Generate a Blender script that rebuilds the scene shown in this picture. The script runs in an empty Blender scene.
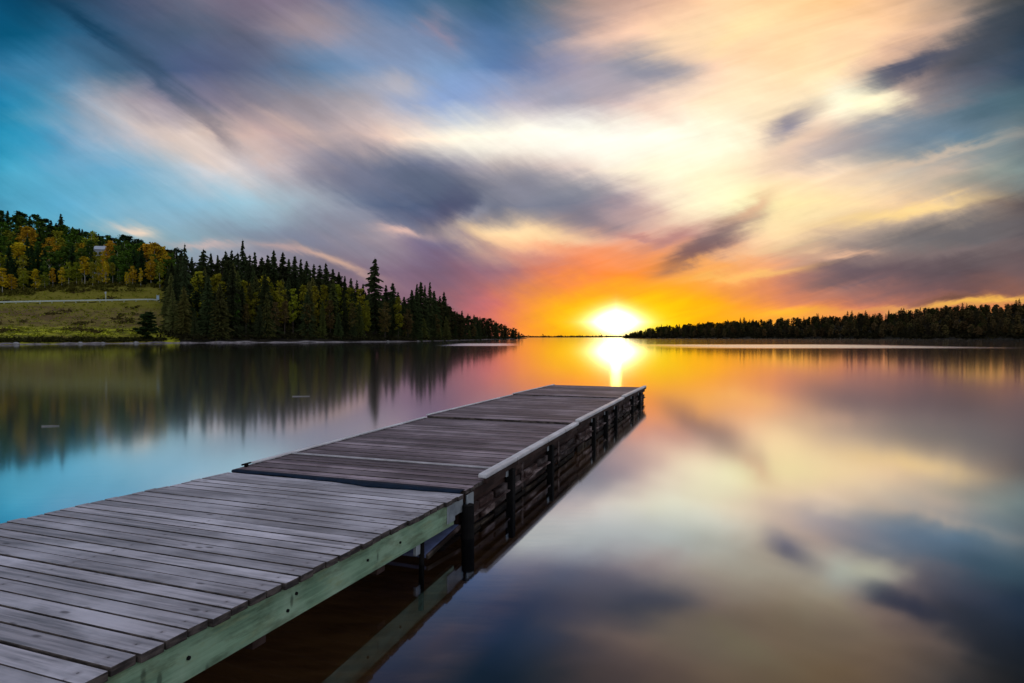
import bpy, bmesh, math, random
import numpy as np
from mathutils import Vector, Matrix
random.seed(7); RNG = np.random.default_rng(7)
R = math.radians
S = bpy.context.scene
COL = S.collection
F, CX, HY, EYE = 620.0, 512.0, 337.0, 1.70      # focal length in px, centre column, horizon row, eye height above the lake

# ------------------------------------------------------------------ camera
cam = bpy.data.cameras.new('camera'); camo = bpy.data.objects.new('camera', cam); COL.objects.link(camo)
cam.sensor_width = 36; cam.lens = 36 * F / 1024
cam.clip_end = 20000; cam.clip_start = 0.05
camo.location = (0, 0, EYE); camo.rotation_euler = (R(90) - math.atan(4.5 / F), 0, 0)
S.camera = camo

# ------------------------------------------------------------------ world
SUN_AZ = math.atan((616 - CX) / F); SUN_EL = R(1.7)
W = bpy.data.worlds.new('World'); S.world = W; W.use_nodes = True
WT = W.node_tree; WT.nodes.clear()
def nd(t, typ, **kw):
    n = t.nodes.new(typ)
    for k, v in kw.items(): setattr(n, k, v)
    return n
def lk(t, a, b): t.links.new(a, b)
def mth(t, op, a, b=None, c=None, clamp=False):
    n = nd(t, 'ShaderNodeMath', operation=op, use_clamp=clamp)
    for i, v in enumerate((a, b, c)):
        if v is None: continue
        if isinstance(v, (int, float)): n.inputs[i].default_value = v
        else: lk(t, v, n.inputs[i])
    return n.outputs[0]
def mixc(t, fac, a, b, blend='MIX'):
    n = nd(t, 'ShaderNodeMix', data_type='RGBA', blend_type=blend)
    for s, v in ((n.inputs[0], fac), (n.inputs[6], a), (n.inputs[7], b)):
        if isinstance(v, (int, float)): s.default_value = v
        elif isinstance(v, tuple): s.default_value = v if len(v) == 4 else (*v, 1)
        else: lk(t, v, s)
    return n.outputs[2]
def mrange(t, v, a, b, c=0., d=1., interp='SMOOTHSTEP'):
    n = nd(t, 'ShaderNodeMapRange', interpolation_type=interp)
    lk(t, v, n.inputs[0])
    for i, x in zip((1, 2, 3, 4), (a, b, c, d)): n.inputs[i].default_value = x
    return n.outputs[0]

SKY_STRENGTH = 1.0; SKY_FIBRE = .13
XS = [64 * i for i in range(17)]
ROWS = {   # evening cloud colours by direction: elevation rows, azimuth columns
 -420: [(58,84,112)]*3+[(70,90,120)]*5+[(105,110,125)]*5+[(80,88,102)]*4,
 -140: [(28,80,115),(50,82,112),(75,90,118),(100,106,126),(112,110,130),(112,115,138),(85,110,146),(75,106,138),(90,104,128),(140,130,132),(180,152,140),(214,176,142),(220,180,138),(205,165,125),(170,142,122),(115,110,112),(66,74,84)],
 0: [(20,80,115),(42,75,102),(75,88,115),(110,110,130),(122,111,131),(125,122,145),(75,110,150),(70,105,135),(62,95,122),(160,140,135),(205,165,145),(245,195,150),(250,200,145),(245,190,130),(220,175,135),(160,140,125),(70,75,80)],
 34: [(18,86,120),(40,95,130),(65,90,120),(85,100,125),(106,108,129),(142,140,160),(120,135,165),(105,125,160),(85,117,158),(150,140,150),(250,200,165),(250,211,166),(253,204,152),(254,208,156),(235,188,150),(160,140,130),(55,70,85)],
 68: [(50,118,160),(70,115,150),(70,100,130),(80,95,130),(92,105,133),(100,130,165),(130,150,185),(115,145,185),(93,120,165),(150,145,165),(165,160,165),(245,204,175),(255,212,164),(254,213,166),(205,168,148),(115,110,120),(60,80,100)],
 102: [(30,124,166),(115,148,175),(160,155,165),(130,125,145),(130,125,140),(150,145,155),(165,165,180),(135,160,205),(182,175,190),(175,165,175),(235,205,190),(250,220,185),(255,229,186),(250,214,180),(190,165,155),(120,125,135),(80,105,115)],
 136: [(36,138,178),(95,150,186),(185,185,195),(200,180,172),(200,170,165),(185,165,165),(240,205,185),(255,240,215),(255,247,226),(255,252,235),(255,252,230),(255,250,220),(240,210,175),(205,178,165),(125,140,155),(100,130,150),(112,125,132)],
 170: [(48,146,182),(92,160,195),(112,168,200),(180,194,206),(195,190,196),(145,140,155),(118,122,148),(140,138,158),(210,190,180),(235,212,198),(255,242,210),(255,240,200),(252,215,177),(250,215,180),(195,182,166),(190,172,155),(125,142,142)],
 204: [(70,148,180),(90,165,200),(122,172,198),(135,180,205),(150,185,202),(140,150,165),(90,103,132),(84,94,122),(135,135,150),(125,130,150),(200,165,160),(255,240,195),(255,236,173),(255,225,165),(240,200,155),(190,165,140),(105,95,95)],
 238: [(80,160,190),(90,160,185),(120,165,185),(130,160,175),(130,147,165),(130,132,150),(160,145,155),(130,115,140),(245,200,150),(240,178,142),(228,155,132),(205,150,135),(245,204,155),(205,172,145),(165,148,135),(120,115,115),(100,95,100)],
 272: [(90,155,180),(110,155,175),(130,155,170),(150,150,165),(158,142,155),(125,115,130),(130,110,130),(130,100,120),(172,112,120),(242,116,78),(255,128,52),(250,160,80),(226,140,102),(128,102,105),(115,95,100),(102,86,90),(120,95,95)],
 289: [(100,155,180),(115,150,170),(140,150,165),(190,155,155),(205,165,150),(150,120,130),(140,110,126),(138,100,118),(186,106,108),(246,122,58),(255,150,30),(250,150,55),(228,132,88),(150,110,105),(135,100,100),(120,90,90),(135,95,85)],
 306: [(105,150,170),(120,150,165),(150,150,160),(190,155,150),(205,160,145),(190,130,130),(150,110,125),(150,100,115),(222,104,106),(255,150,20),(255,200,5),(255,158,15),(246,140,66),(222,124,82),(196,116,90),(190,112,80),(205,125,75)],
 338: [(120,150,165),(130,150,160),(150,150,155),(190,150,140),(205,150,130),(190,120,110),(175,105,100),(178,98,90),(232,102,80),(255,170,0),(255,225,10),(255,155,10),(252,170,30),(250,160,45),(240,150,55),(250,165,60),(255,175,60)],
}
# cx, cy, tilt, half length, half width, colour, opacity (directions given as column/row of the 620-px gnomonic chart)
STROKES = [
 (88,26,33,55,5.5,(30,68,96),.75),(166,83,41,52,6,(66,86,112),.75),(212,129,46,28,5,(132,124,134),.75),
 (165,134,17,55,9,(222,200,188),.6),(205,155,27,40,7,(232,206,190),.55),(255,150,35,34,7,(215,185,172),.4),
 (100,132,10,60,8,(170,178,190),.35),(30,70,-2,40,10,(75,130,165),.4),(60,185,8,90,12,(84,162,192),.45),
 (310,24,5,36,12,(166,146,147),.55),(438,30,60,18,9,(152,136,155),.6),(330,62,15,40,9,(95,125,160),.4),(400,88,12,22,7,(195,182,180),.55),(470,90,-4,40,11,(130,160,210),.55),
 (330,118,28,50,12,(150,142,152),.4),(300,135,30,50,6,(225,190,172),.4),
 (425,184,12,66,19,(92,104,125),.65),(446,210,-35,22,11,(82,84,112),.65),(360,172,22,40,9,(118,122,145),.5),(395,215,28,40,9,(92,105,134),.5),
 (330,205,20,45,8,(175,182,195),.3),(300,240,8,70,8,(125,130,152),.4),(470,214,-38,20,5,(160,160,172),.45),
 (510,233,4,48,8,(255,216,160),.95),(402,232,6,22,4,(236,188,168),.75),
 (565,196,12,50,16,(122,127,142),.62),(590,216,8,36,11,(128,122,138),.6),(630,215,20,26,7,(190,160,158),.5),(520,185,0,25,14,(118,122,145),.45),
 (590,142,-1,95,13,(255,252,236),.65),(700,150,-40,40,11,(255,247,214),.5),(705,200,-25,40,14,(255,242,196),.6),
 (648,70,6,28,12,(132,136,156),.75),(610,84,-4,36,13,(160,152,165),.55),(556,98,-12,28,8,(148,154,176),.5),(660,105,30,24,8,(228,198,184),.4),
 (700,32,-12,60,11,(252,218,168),.4),(745,30,-30,40,10,(255,226,160),.5),(600,40,-8,38,9,(246,200,172),.5),
 (718,240,-33,34,9,(104,90,100),.75),(690,258,-20,30,5,(120,90,100),.65),(752,212,-30,24,5,(226,165,130),.55),(665,243,-18,26,5,(170,122,125),.6),(640,236,12,20,3,(180,125,125),.6),
 (575,252,10,50,5,(240,140,100),.6),(545,262,14,40,6,(190,120,120),.5),(790,246,-10,40,5,(255,216,150),.5),
 (750,273,-4,50,4,(252,195,100),.7),(715,268,-6,30,4,(245,160,80),.5),
 (790,122,-37,21,9,(132,130,150),.9),(800,150,-10,30,5,(215,180,165),.4),
 (905,68,-21,52,7,(78,84,106),.9),(985,40,-30,60,19,(60,72,86),.6),(880,82,-24,16,5,(80,84,106),.8),
 (890,55,-33,60,6,(208,166,138),.4),(840,70,-40,40,8,(255,222,160),.4),
 (900,138,-13,70,12,(122,140,156),.7),(985,108,-12,44,11,(76,106,122),.65),(840,150,-15,40,7,(172,158,160),.5),(965,80,-16,40,8,(100,104,118),.45),
 (930,157,-15,80,4,(226,192,160),.55),(985,180,-12,50,8,(130,145,142),.4),
 (905,212,-9,62,5,(255,214,132),.75),(945,232,-10,90,9,(104,102,108),.7),(850,238,-8,60,6,(160,142,132),.5),(900,270,-8,120,10,(104,90,96),.4),(960,250,-9,70,5,(140,120,118),.4),
 (845,257,-5,26,3.5,(246,186,142),.7),(815,252,-8,16,4,(232,185,140),.6),(800,292,-3,60,5,(226,130,92),.4),
 (975,301,-5,75,3.2,(255,192,70),.8),(950,297,-5,22,2,(110,80,70),.7),(790,312,-2,40,5,(255,195,30),.6),
 (846,100,-4,25,16,(255,250,214),1.),(874,102,-4,20,11,(255,244,198),.95),
 (135,231,8,17,5.5,(246,212,182),.85),(118,227,12,16,5,(225,200,185),.5),(338,263,20,34,4.,(236,182,146),.6),(285,250,10,30,3,(225,172,155),.45),(205,246,4,30,3,(216,178,168),.6),
 (616,318,0,76,32,(255,160,5),.6),(616,320,0,60,23,(255,212,0),.85),(616,322,0,32,12,(255,238,40),.7),
]
tc = nd(WT, 'ShaderNodeTexCoord')
sep = nd(WT, 'ShaderNodeSeparateXYZ'); lk(WT, tc.outputs['Generated'], sep.inputs[0])
dy = mth(WT, 'MAXIMUM', sep.outputs[1], 0.08)
zc = mth(WT, 'MAXIMUM', sep.outputs[2], 0.0)
px = mth(WT, 'MULTIPLY_ADD', mth(WT, 'DIVIDE', sep.outputs[0], dy), F, CX)
py = mth(WT, 'MULTIPLY_ADD', mth(WT, 'DIVIDE', zc, dy), -F, HY)
# wind-drawn cloud fibres: falling to the right on the left half, rising to the right on the right half
cart = nd(WT, 'ShaderNodeCombineXYZ'); lk(WT, px, cart.inputs[0]); lk(WT, py, cart.inputs[1])
def fibre(rot, sc, det, rough=.6):
    m = nd(WT, 'ShaderNodeMapping', vector_type='TEXTURE'); lk(WT, cart.outputs[0], m.inputs[0])
    m.inputs['Rotation'].default_value = (0, 0, R(rot)); m.inputs['Scale'].default_value = (sc[0], sc[1], 1)
    n = nd(WT, 'ShaderNodeTexNoise', noise_dimensions='2D'); lk(WT, m.outputs[0], n.inputs['Vector'])
    n.inputs['Scale'].default_value = 1.; n.inputs['Detail'].default_value = det; n.inputs['Roughness'].default_value = rough; n.inputs['Distortion'].default_value = .25
    return n.outputs['Color']
side = mrange(WT, px, 430., 660.)
st = mixc(WT, side, fibre(33, (170, 20), 5), fibre(-17, (170, 17), 5))
n2 = fibre(8, (95, 42), 5, .62)
def centred(c, k):
    v = nd(WT, 'ShaderNodeVectorMath', operation='SUBTRACT'); lk(WT, c, v.inputs[0]); v.inputs[1].default_value = (.5, .5, .5)
    w = nd(WT, 'ShaderNodeVectorMath', operation='MULTIPLY'); lk(WT, v.outputs[0], w.inputs[0]); w.inputs[1].default_value = k
    return w.outputs[0]
a1 = nd(WT, 'ShaderNodeVectorMath', operation='ADD'); lk(WT, cart.outputs[0], a1.inputs[0]); lk(WT, centred(st, (30, 16, 0)), a1.inputs[1])
a2 = nd(WT, 'ShaderNodeVectorMath', operation='ADD'); lk(WT, a1.outputs[0], a2.inputs[0]); lk(WT, centred(n2, (36, 22, 0)), a2.inputs[1])
P = a2.outputs[0]
ps = nd(WT, 'ShaderNodeSeparateXYZ'); lk(WT, P, ps.inputs[0])
X0, X1 = -512., 1536.
fx = mrange(WT, ps.outputs[0], X0, X1, interp='LINEAR')
col = None; prev = None
for yk in sorted(ROWS):
    rp = nd(WT, 'ShaderNodeValToRGB'); rp.color_ramp.interpolation = 'CARDINAL'
    el = rp.color_ramp.elements
    row = ROWS[yk]
    pts = [((x - X0) / (X1 - X0), c) for x, c in zip(XS, row)]
    pts = [(0.0, (36, 84, 122))] + pts + [(1.0, (66, 78, 96))]
    while len(el) < len(pts): el.new(.5)
    for i, (p, c) in enumerate(pts):
        el[i].position = p; el[i].color = (c[0] / 255, c[1] / 255, c[2] / 255, 1)
    lk(WT, fx, rp.inputs[0])
    if col is None: col = rp.outputs[0]
    else: col = mixc(WT, mrange(WT, ps.outputs[1], prev, yk, interp='LINEAR'), col, rp.outputs[0])
    prev = yk
for cx, cy, an, sx, sy, c, op in STROKES:
    m = nd(WT, 'ShaderNodeMapping', vector_type='TEXTURE')
    # (the running colour enters with a vanishing weight so that the strokes are evaluated one after another)
    q = nd(WT, 'ShaderNodeVectorMath', operation='MULTIPLY_ADD'); lk(WT, col, q.inputs[0]); q.inputs[1].default_value = (1e-7, 1e-7, 0); lk(WT, P, q.inputs[2])
    lk(WT, q.outputs[0], m.inputs[0])
    m.inputs['Location'].default_value = (cx, cy, 0); m.inputs['Rotation'].default_value = (0, 0, R(an)); m.inputs['Scale'].default_value = (sx * 1.25, sy * 1.25, 1)
    d = nd(WT, 'ShaderNodeVectorMath', operation='DOT_PRODUCT'); lk(WT, m.outputs[0], d.inputs[0]); lk(WT, m.outputs[0], d.inputs[1])
    # z of the chart vector is 0
    fac = mth(WT, 'MULTIPLY', mth(WT, 'POWER', 2.718, mth(WT, 'MULTIPLY', d.outputs['Value'], -1.0)), op)
    col = mixc(WT, fac, col, (c[0] / 255, c[1] / 255, c[2] / 255))
# fine fibre texture
fs = nd(WT, 'ShaderNodeSeparateColor'); lk(WT, st, fs.inputs[0]); fn = nd(WT, 'ShaderNodeSeparateColor'); lk(WT, n2, fn.inputs[0])
gain = mth(WT, 'MULTIPLY_ADD', mth(WT, 'SUBTRACT', mth(WT, 'ADD', fs.outputs[2], mth(WT, 'MULTIPLY', fn.outputs[2], .7)), .85), SKY_FIBRE, 1.0)
gv = nd(WT, 'ShaderNodeCombineXYZ')
for i in range(3): lk(WT, gain, gv.inputs[i])
col = mixc(WT, 1.0, col, gv.outputs[0], 'MULTIPLY')
bc = nd(WT, 'ShaderNodeBrightContrast'); hs = nd(WT, 'ShaderNodeHueSaturation'); hs.inputs['Saturation'].default_value = .88; lk(WT, col, hs.inputs['Color']); lk(WT, hs.outputs[0], bc.inputs[0]); bc.inputs['Bright'].default_value = -.012; bc.inputs['Contrast'].default_value = .10
gm = nd(WT, 'ShaderNodeGamma'); gm.inputs[1].default_value = 2.2; lk(WT, bc.outputs[0], gm.inputs[0])
# the sun's own disc and aureole
m = nd(WT, 'ShaderNodeMapping', vector_type='TEXTURE'); lk(WT, cart.outputs[0], m.inputs[0])
m.inputs['Location'].default_value = (616, 322, 0); m.inputs['Scale'].default_value = (20, 11, 1)
ab = nd(WT, 'ShaderNodeVectorMath', operation='ABSOLUTE'); lk(WT, m.outputs[0], ab.inputs[0])
d = nd(WT, 'ShaderNodeVectorMath', operation='DOT_PRODUCT'); lk(WT, ab.outputs[0], d.inputs[0]); d.inputs[1].default_value = (1, 1, 0)
d2_ = nd(WT, 'ShaderNodeVectorMath', operation='LENGTH'); lk(WT, m.outputs[0], d2_.inputs[0])
core = mth(WT, 'POWER', 2.718, mth(WT, 'MULTIPLY', mth(WT, 'POWER', mth(WT, 'ADD', mth(WT, 'MULTIPLY', d.outputs['Value'], .45), mth(WT, 'MULTIPLY', d2_.outputs['Value'], .55)), 1.8), -1.0))
cv = nd(WT, 'ShaderNodeVectorMath', operation='SCALE'); cv.inputs[0].default_value = (5, 4.5, 3.3); lk(WT, core, cv.inputs[3])
painted = mixc(WT, 1.0, gm.outputs[0], cv.outputs[0], 'ADD')
# the rest of the sky (behind and beside the viewer): clear blue Nishita dome with pale cloud
sky = nd(WT, 'ShaderNodeTexSky', sky_type='NISHITA'); sky.sun_disc = False
sky.sun_elevation = SUN_EL; sky.sun_rotation = SUN_AZ
bsky = nd(WT, 'ShaderNodeVectorMath', operation='SCALE'); lk(WT, sky.outputs[0], bsky.inputs[0]); bsky.inputs[3].default_value = 0.12
cn = nd(WT, 'ShaderNodeTexNoise'); lk(WT, tc.outputs['Generated'], cn.inputs['Vector']); cn.inputs['Scale'].default_value = 2.2; cn.inputs['Detail'].default_value = 5
BACK = (.47, .55, .68)
back = mixc(WT, mrange(WT, cn.outputs['Fac'], .35, .65), (BACK[0]*.7, BACK[1]*.8, BACK[2]), (BACK[0]*1.5, BACK[1]*1.3, BACK[2]*1.1))
back = mixc(WT, 1.0, back, bsky.outputs[0], 'ADD')
fin = mixc(WT, mrange(WT, sep.outputs[1], .12, .5), back, painted)
bg = nd(WT, 'ShaderNodeBackground'); lk(WT, fin, bg.inputs[0]); bg.inputs[1].default_value = SKY_STRENGTH
wo = nd(WT, 'ShaderNodeOutputWorld'); lk(WT, bg.outputs[0], wo.inputs[0])
W.cycles.sampling_method = 'NONE'

sun = bpy.data.lights.new('sun', 'SUN'); suno = bpy.data.objects.new('sun', sun); COL.objects.link(suno)
sun.energy = 0.05; sun.angle = R(1.0); sun.color = (1, .52, .16)     # the last light of a sun on the horizon
sdir = Vector((math.sin(SUN_AZ) * math.cos(SUN_EL), math.cos(SUN_AZ) * math.cos(SUN_EL), math.sin(SUN_EL)))
suno.rotation_euler = sdir.to_track_quat('Z', 'Y').to_euler()

S.view_settings.view_transform = 'Standard'; S.view_settings.look = 'None'
S.view_settings.exposure = 0; S.view_settings.gamma = 1; S.view_settings.use_curve_mapping = False
S.cycles.use_denoising = True
S.cycles.max_bounces = 6; S.cycles.diffuse_bounces = 2; S.cycles.glossy_bounces = 3; S.cycles.transparent_max_bounces = 8
S.cycles.sample_clamp_indirect = 4; S.cycles.sample_clamp_direct = 5.0; S.cycles.caustics_reflective = False; S.cycles.caustics_refractive = False

# ------------------------------------------------------------------ helpers
def link(o, parent=None):
    COL.objects.link(o)
    if parent is not None: o.parent = parent
    return o
def mesh_obj(name, V, Fc, mats, parent=None, mi=None, smooth=False, local=None):
    me = bpy.data.meshes.new(name); me.from_pydata([tuple(v) for v in V], [], [tuple(f) for f in Fc]); me.update()
    for m_ in (mats if isinstance(mats, (list, tuple)) else [mats]): me.materials.append(m_)
    if mi is not None: me.polygons.foreach_set('material_index', np.asarray(mi, dtype=np.int32))
    if smooth: me.polygons.foreach_set('use_smooth', np.ones(len(me.polygons), dtype=bool))
    o = bpy.data.objects.new(name, me); link(o, parent)
    if local is not None: o.location = local
    return o
def tag(o, label=None, cat=None, group=None, kind=None):
    if label: o['label'] = label
    if cat: o['category'] = cat
    if group: o['group'] = group
    if kind: o['kind'] = kind
    return o
def empty(name, loc=(0, 0, 0), rz=0.):
    o = bpy.data.objects.new(name, None); COL.objects.link(o); o.location = loc; o.rotation_euler = (0, 0, rz); o.empty_display_size = .3
    return o
class MB:
    """collects boxes, bars and tubes for ONE part"""
    def __init__(s): s.bm = bmesh.new()
    def box(s, x0, x1, y0, y1, z0, z1, bevel=0., rot=None, jit=0.):
        v = [s.bm.verts.new((x, y, z)) for x in (x0, x1) for y in (y0, y1) for z in (z0, z1)]
        f = [s.bm.faces.new([v[i] for i in q]) for q in ((0,1,3,2),(4,6,7,5),(0,4,5,1),(2,3,7,6),(0,2,6,4),(1,5,7,3))]
        if jit:
            for w in v: w.co += Vector((random.uniform(-jit, jit), random.uniform(-jit, jit), random.uniform(-jit, jit)))
        if rot:
            bmesh.ops.rotate(s.bm, verts=v, cent=((x0+x1)/2, (y0+y1)/2, (z0+z1)/2), matrix=rot)
        if bevel:
            e = list({e for q in f for e in q.edges}); bmesh.ops.bevel(s.bm, geom=e, offset=bevel, segments=2, affect='EDGES', profile=.5)
        return s
    def tube(s, a, b, r0, r1=None, n=10):
        a, b = Vector(a), Vector(b); r1 = r0 if r1 is None else r1
        q = (b - a).to_track_quat('Z', 'Y')
        A = [s.bm.verts.new(a + q @ Vector((math.cos(t)*r0, math.sin(t)*r0, 0))) for t in (2*math.pi*i/n for i in range(n))]
        B = [s.bm.verts.new(b + q @ Vector((math.cos(t)*r1, math.sin(t)*r1, 0))) for t in (2*math.pi*i/n for i in range(n))]
        for i in range(n): s.bm.faces.new((A[i], A[(i+1) % n], B[(i+1) % n], B[i]))
        s.bm.faces.new(A[::-1]); s.bm.faces.new(B)
        return s
    def build(s, name, mat, parent=None, smooth=False):
        bmesh.ops.recalc_face_normals(s.bm, faces=s.bm.faces)
        me = bpy.data.meshes.new(name); s.bm.to_mesh(me); s.bm.free(); me.materials.append(mat)
        if smooth: me.polygons.foreach_set('use_smooth', np.ones(len(me.polygons), dtype=bool))
        return link(bpy.data.objects.new(name, me), parent)

# ------------------------------------------------------------------ materials
def mat(name):
    m_ = bpy.data.materials.new(name); m_.use_nodes = True; t = m_.node_tree
    return m_, t, t.nodes['Principled BSDF'], t.nodes['Material Output']
def noise(t, vec, scale, detail=4, rough=.55, dim='3D'):
    n = nd(t, 'ShaderNodeTexNoise', noise_dimensions=dim)
    if vec is not None: lk(t, vec, n.inputs['Vector'])
    n.inputs['Scale'].default_value = scale; n.inputs['Detail'].default_value = detail; n.inputs['Roughness'].default_value = rough
    return n.outputs['Fac']
def scaled(t, sc, out='Object'):
    c = nd(t, 'ShaderNodeTexCoord'); m_ = nd(t, 'ShaderNodeMapping'); lk(t, c.outputs[out], m_.inputs[0]); m_.inputs['Scale'].default_value = sc
    return m_.outputs[0]
def wood(name, dark, mid, light, grain=(38, 1.6, 38), patch=(2.2, 1.1, 2.2), rough=.6, spec=.35, knots=True, island=.35, bump=.25, moss=None, endgrain_gapshade=False, stain=0., pitch=.1155):
    m_, t, b, o = mat(name)
    g = nd(t, 'ShaderNodeNewGeometry')
    v = scaled(t, grain)
    off = nd(t, 'ShaderNodeVectorMath', operation='ADD'); lk(t, v, off.inputs[0])
    sc = nd(t, 'ShaderNodeVectorMath', operation='SCALE'); sc.inputs[0].default_value = (37, 91, 13); lk(t, g.outputs['Random Per Island'], sc.inputs[3]); lk(t, sc.outputs[0], off.inputs[1])
    n1 = noise(t, off.outputs[0], 1.0, 6, .65)
    n2_ = noise(t, scaled(t, patch), 1.0, 5, .6)
    c = mixc(t, mrange(t, n1, .3, .7), dark, mid)
    c = mixc(t, mth(t, 'MULTIPLY', mrange(t, n2_, .42, .7), .75), c, light)
    # each board its own tone
    tone = mrange(t, g.outputs['Random Per Island'], 0, 1, 1 - island, 1 + island * .7, 'LINEAR')
    tv = nd(t, 'ShaderNodeCombineXYZ')
    for i in range(3): lk(t, tone, tv.inputs[i])
    c = mixc(t, 1., c, tv.outputs[0], 'MULTIPLY')
    if knots:
        vo = nd(t, 'ShaderNodeTexVoronoi'); lk(t, scaled(t, (7.5, 3.2, 3.)), vo.inputs['Vector']); vo.inputs['Scale'].default_value = 1.
        c = mixc(t, mrange(t, vo.outputs['Distance'], .05, .13, .75, 0.), c, (dark[0]*.35, dark[1]*.3, dark[2]*.3))
    if moss:
        c = mixc(t, mrange(t, noise(t, scaled(t, (3, 3, 14)), 1., 5, .7), .5, .72), c, moss)
    if stain:     # weather stains, and a wet, dark band just above the lake
        c = mixc(t, mrange(t, noise(t, scaled(t, (2.4, 5, 9)), 1., 6, .7), .46, .66, 0., stain), c, mixc(t, 1., c, (.42, .36, .30), 'MULTIPLY'))
        gz = nd(t, 'ShaderNodeNewGeometry'); sz = nd(t, 'ShaderNodeSeparateXYZ'); lk(t, gz.outputs['Position'], sz.inputs[0])
        wz = mth(t, 'ADD', sz.outputs[2], mth(t, 'MULTIPLY', mth(t, 'SUBTRACT', n2_, .5), .12))
        c = mixc(t, mrange(t, wz, .11, .05), c, mixc(t, 1., c, (.30, .30, .22), 'MULTIPLY'))
    if endgrain_gapshade:      # rusty nail heads over the joists
        oc = nd(t, 'ShaderNodeTexCoord'); so = nd(t, 'ShaderNodeSeparateXYZ'); lk(t, oc.outputs['Object'], so.inputs[0])
        du = mth(t, 'SUBTRACT', mth(t, 'ABSOLUTE', mth(t, 'SUBTRACT', mth(t, 'MODULO', mth(t, 'ADD', so.outputs[0], pitch * 100), pitch), pitch / 2)), pitch * .27)
        dv = mth(t, 'SUBTRACT', mth(t, 'MODULO', mth(t, 'ADD', so.outputs[1], 12.32 - .07 - .59 + .59), 1.18), .52)
        dist = mth(t, 'SQRT', mth(t, 'ADD', mth(t, 'MULTIPLY', du, du), mth(t, 'MULTIPLY', dv, dv)))
        c = mixc(t, mrange(t, dist,   .006, .024, .3, 0.), c, (.07, .045, .04))
        c = mixc(t, mrange(t, dist, .004, .0065, .75, 0.), c, (.02, .015, .014))
    if endgrain_gapshade:      # saw-cut, weather-blackened board ends; long sides blackened as painted shade in the gaps
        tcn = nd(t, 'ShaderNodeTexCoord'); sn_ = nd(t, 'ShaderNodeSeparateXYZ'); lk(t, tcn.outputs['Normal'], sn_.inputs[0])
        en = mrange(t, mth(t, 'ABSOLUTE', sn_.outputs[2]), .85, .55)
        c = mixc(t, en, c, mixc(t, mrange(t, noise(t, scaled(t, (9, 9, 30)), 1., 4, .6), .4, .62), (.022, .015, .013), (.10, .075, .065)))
    lk(t, c, b.inputs['Base Color']); b.inputs['Specular IOR Level'].default_value = spec
    lk(t, mrange(t, n1, .2, .8, rough - .1, rough + .15, 'LINEAR'), b.inputs['Roughness'])
    bp = nd(t, 'ShaderNodeBump'); bp.inputs['Strength'].default_value = bump; bp.inputs['Distance'].default_value = .01
    lk(t, n1, bp.inputs['Height']); lk(t, bp.outputs[0], b.inputs['Normal'])
    return m_
M = {}
M['ramp_deck'] = wood('weathered_grey_boards', (.16, .146, .158), (.44, .39, .42), (.66, .60, .65), island=.28, endgrain_gapshade=True)
M['dock_deck'] = wood('weathered_brown_boards', (.065, .042, .048), (.205, .148, .165), (.36, .275, .30), island=.45, endgrain_gapshade=True, spec=.22, pitch=.10)
M['green'] = wood('green_treated_timber', (.13, .22, .135), (.28, .42, .27), (.37, .49, .34), grain=(1.6, 26, 34), island=.0, rough=.65, moss=(.27, .33, .18), stain=.75)
M['rail'] = wood('bleached_rail', (.42, .39, .40), (.60, .56, .57), (.74, .70, .72), grain=(1.6, 38, 38), island=.25, rough=.5)
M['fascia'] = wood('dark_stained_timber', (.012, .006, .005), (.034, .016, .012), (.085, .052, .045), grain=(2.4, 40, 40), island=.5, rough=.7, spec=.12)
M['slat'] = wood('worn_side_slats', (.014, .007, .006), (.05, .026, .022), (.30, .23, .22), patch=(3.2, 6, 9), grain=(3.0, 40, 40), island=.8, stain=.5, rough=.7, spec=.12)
def plain(name, c, rough=.5, metal=0., var=.25, scale=9., spec=.5):
    m_, t, b, o = mat(name)
    n = noise(t, scaled(t, (1, 1, 1)), scale, 5, .6)
    lk(t, mixc(t, mrange(t, n, .3, .7), tuple(x*(1-var) for x in c), tuple(x*(1+var) for x in c)), b.inputs['Base Color'])
    b.inputs['Roughness'].default_value = rough; b.inputs['Metallic'].default_value = metal; b.inputs['Specular IOR Level'].default_value = spec
    return m_
M['steel'] = plain('galvanised_steel', (.33, .35, .37), .45, .6)
M['black_post'] = plain('black_rubber', (.008, .007, .007), .85, 0., .25, 9., .1)
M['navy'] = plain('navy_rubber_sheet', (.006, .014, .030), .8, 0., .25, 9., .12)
M['float'] = plain('blue_float', (.13, .15, .27), .5)
M['pale_strip'] = plain('pale_aluminium_strip', (.36, .33, .34), .6, 0.)
M['bed'] = plain('lake_mud', (.15, .078, .032), .9, 0, .45, 3.)
def bedmat():
    m_, t, b, o = mat('lake_bed')
    g = nd(t, 'ShaderNodeNewGeometry'); s_ = nd(t, 'ShaderNodeSeparateXYZ'); lk(t, g.outputs['Position'], s_.inputs[0])
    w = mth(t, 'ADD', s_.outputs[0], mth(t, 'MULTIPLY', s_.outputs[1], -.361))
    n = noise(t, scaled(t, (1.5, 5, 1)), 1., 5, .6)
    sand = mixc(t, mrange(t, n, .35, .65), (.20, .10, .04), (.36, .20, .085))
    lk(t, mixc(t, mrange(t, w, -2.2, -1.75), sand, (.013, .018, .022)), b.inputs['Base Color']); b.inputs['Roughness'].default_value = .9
    return m_
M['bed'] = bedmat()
M['stone'] = plain('grey_boulder', (.24, .22, .22), .8)
M['pebble'] = plain('pale_shingle', (.20, .165, .17), .85, 0, .5, .8)
M['asphalt'] = plain('road_asphalt', (.06, .06, .06), .85)
M['guard'] = plain('guardrail_zinc', (.42, .46, .42), .5, .1)
M['housewall'] = plain('pale_house_paint', (.33, .35, .40), .7, 0, .08)
M['houseroof'] = plain('grey_roof', (.28, .30, .34), .7)
M['glass'] = plain('window_glass', (.03, .035, .04), .1)
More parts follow.
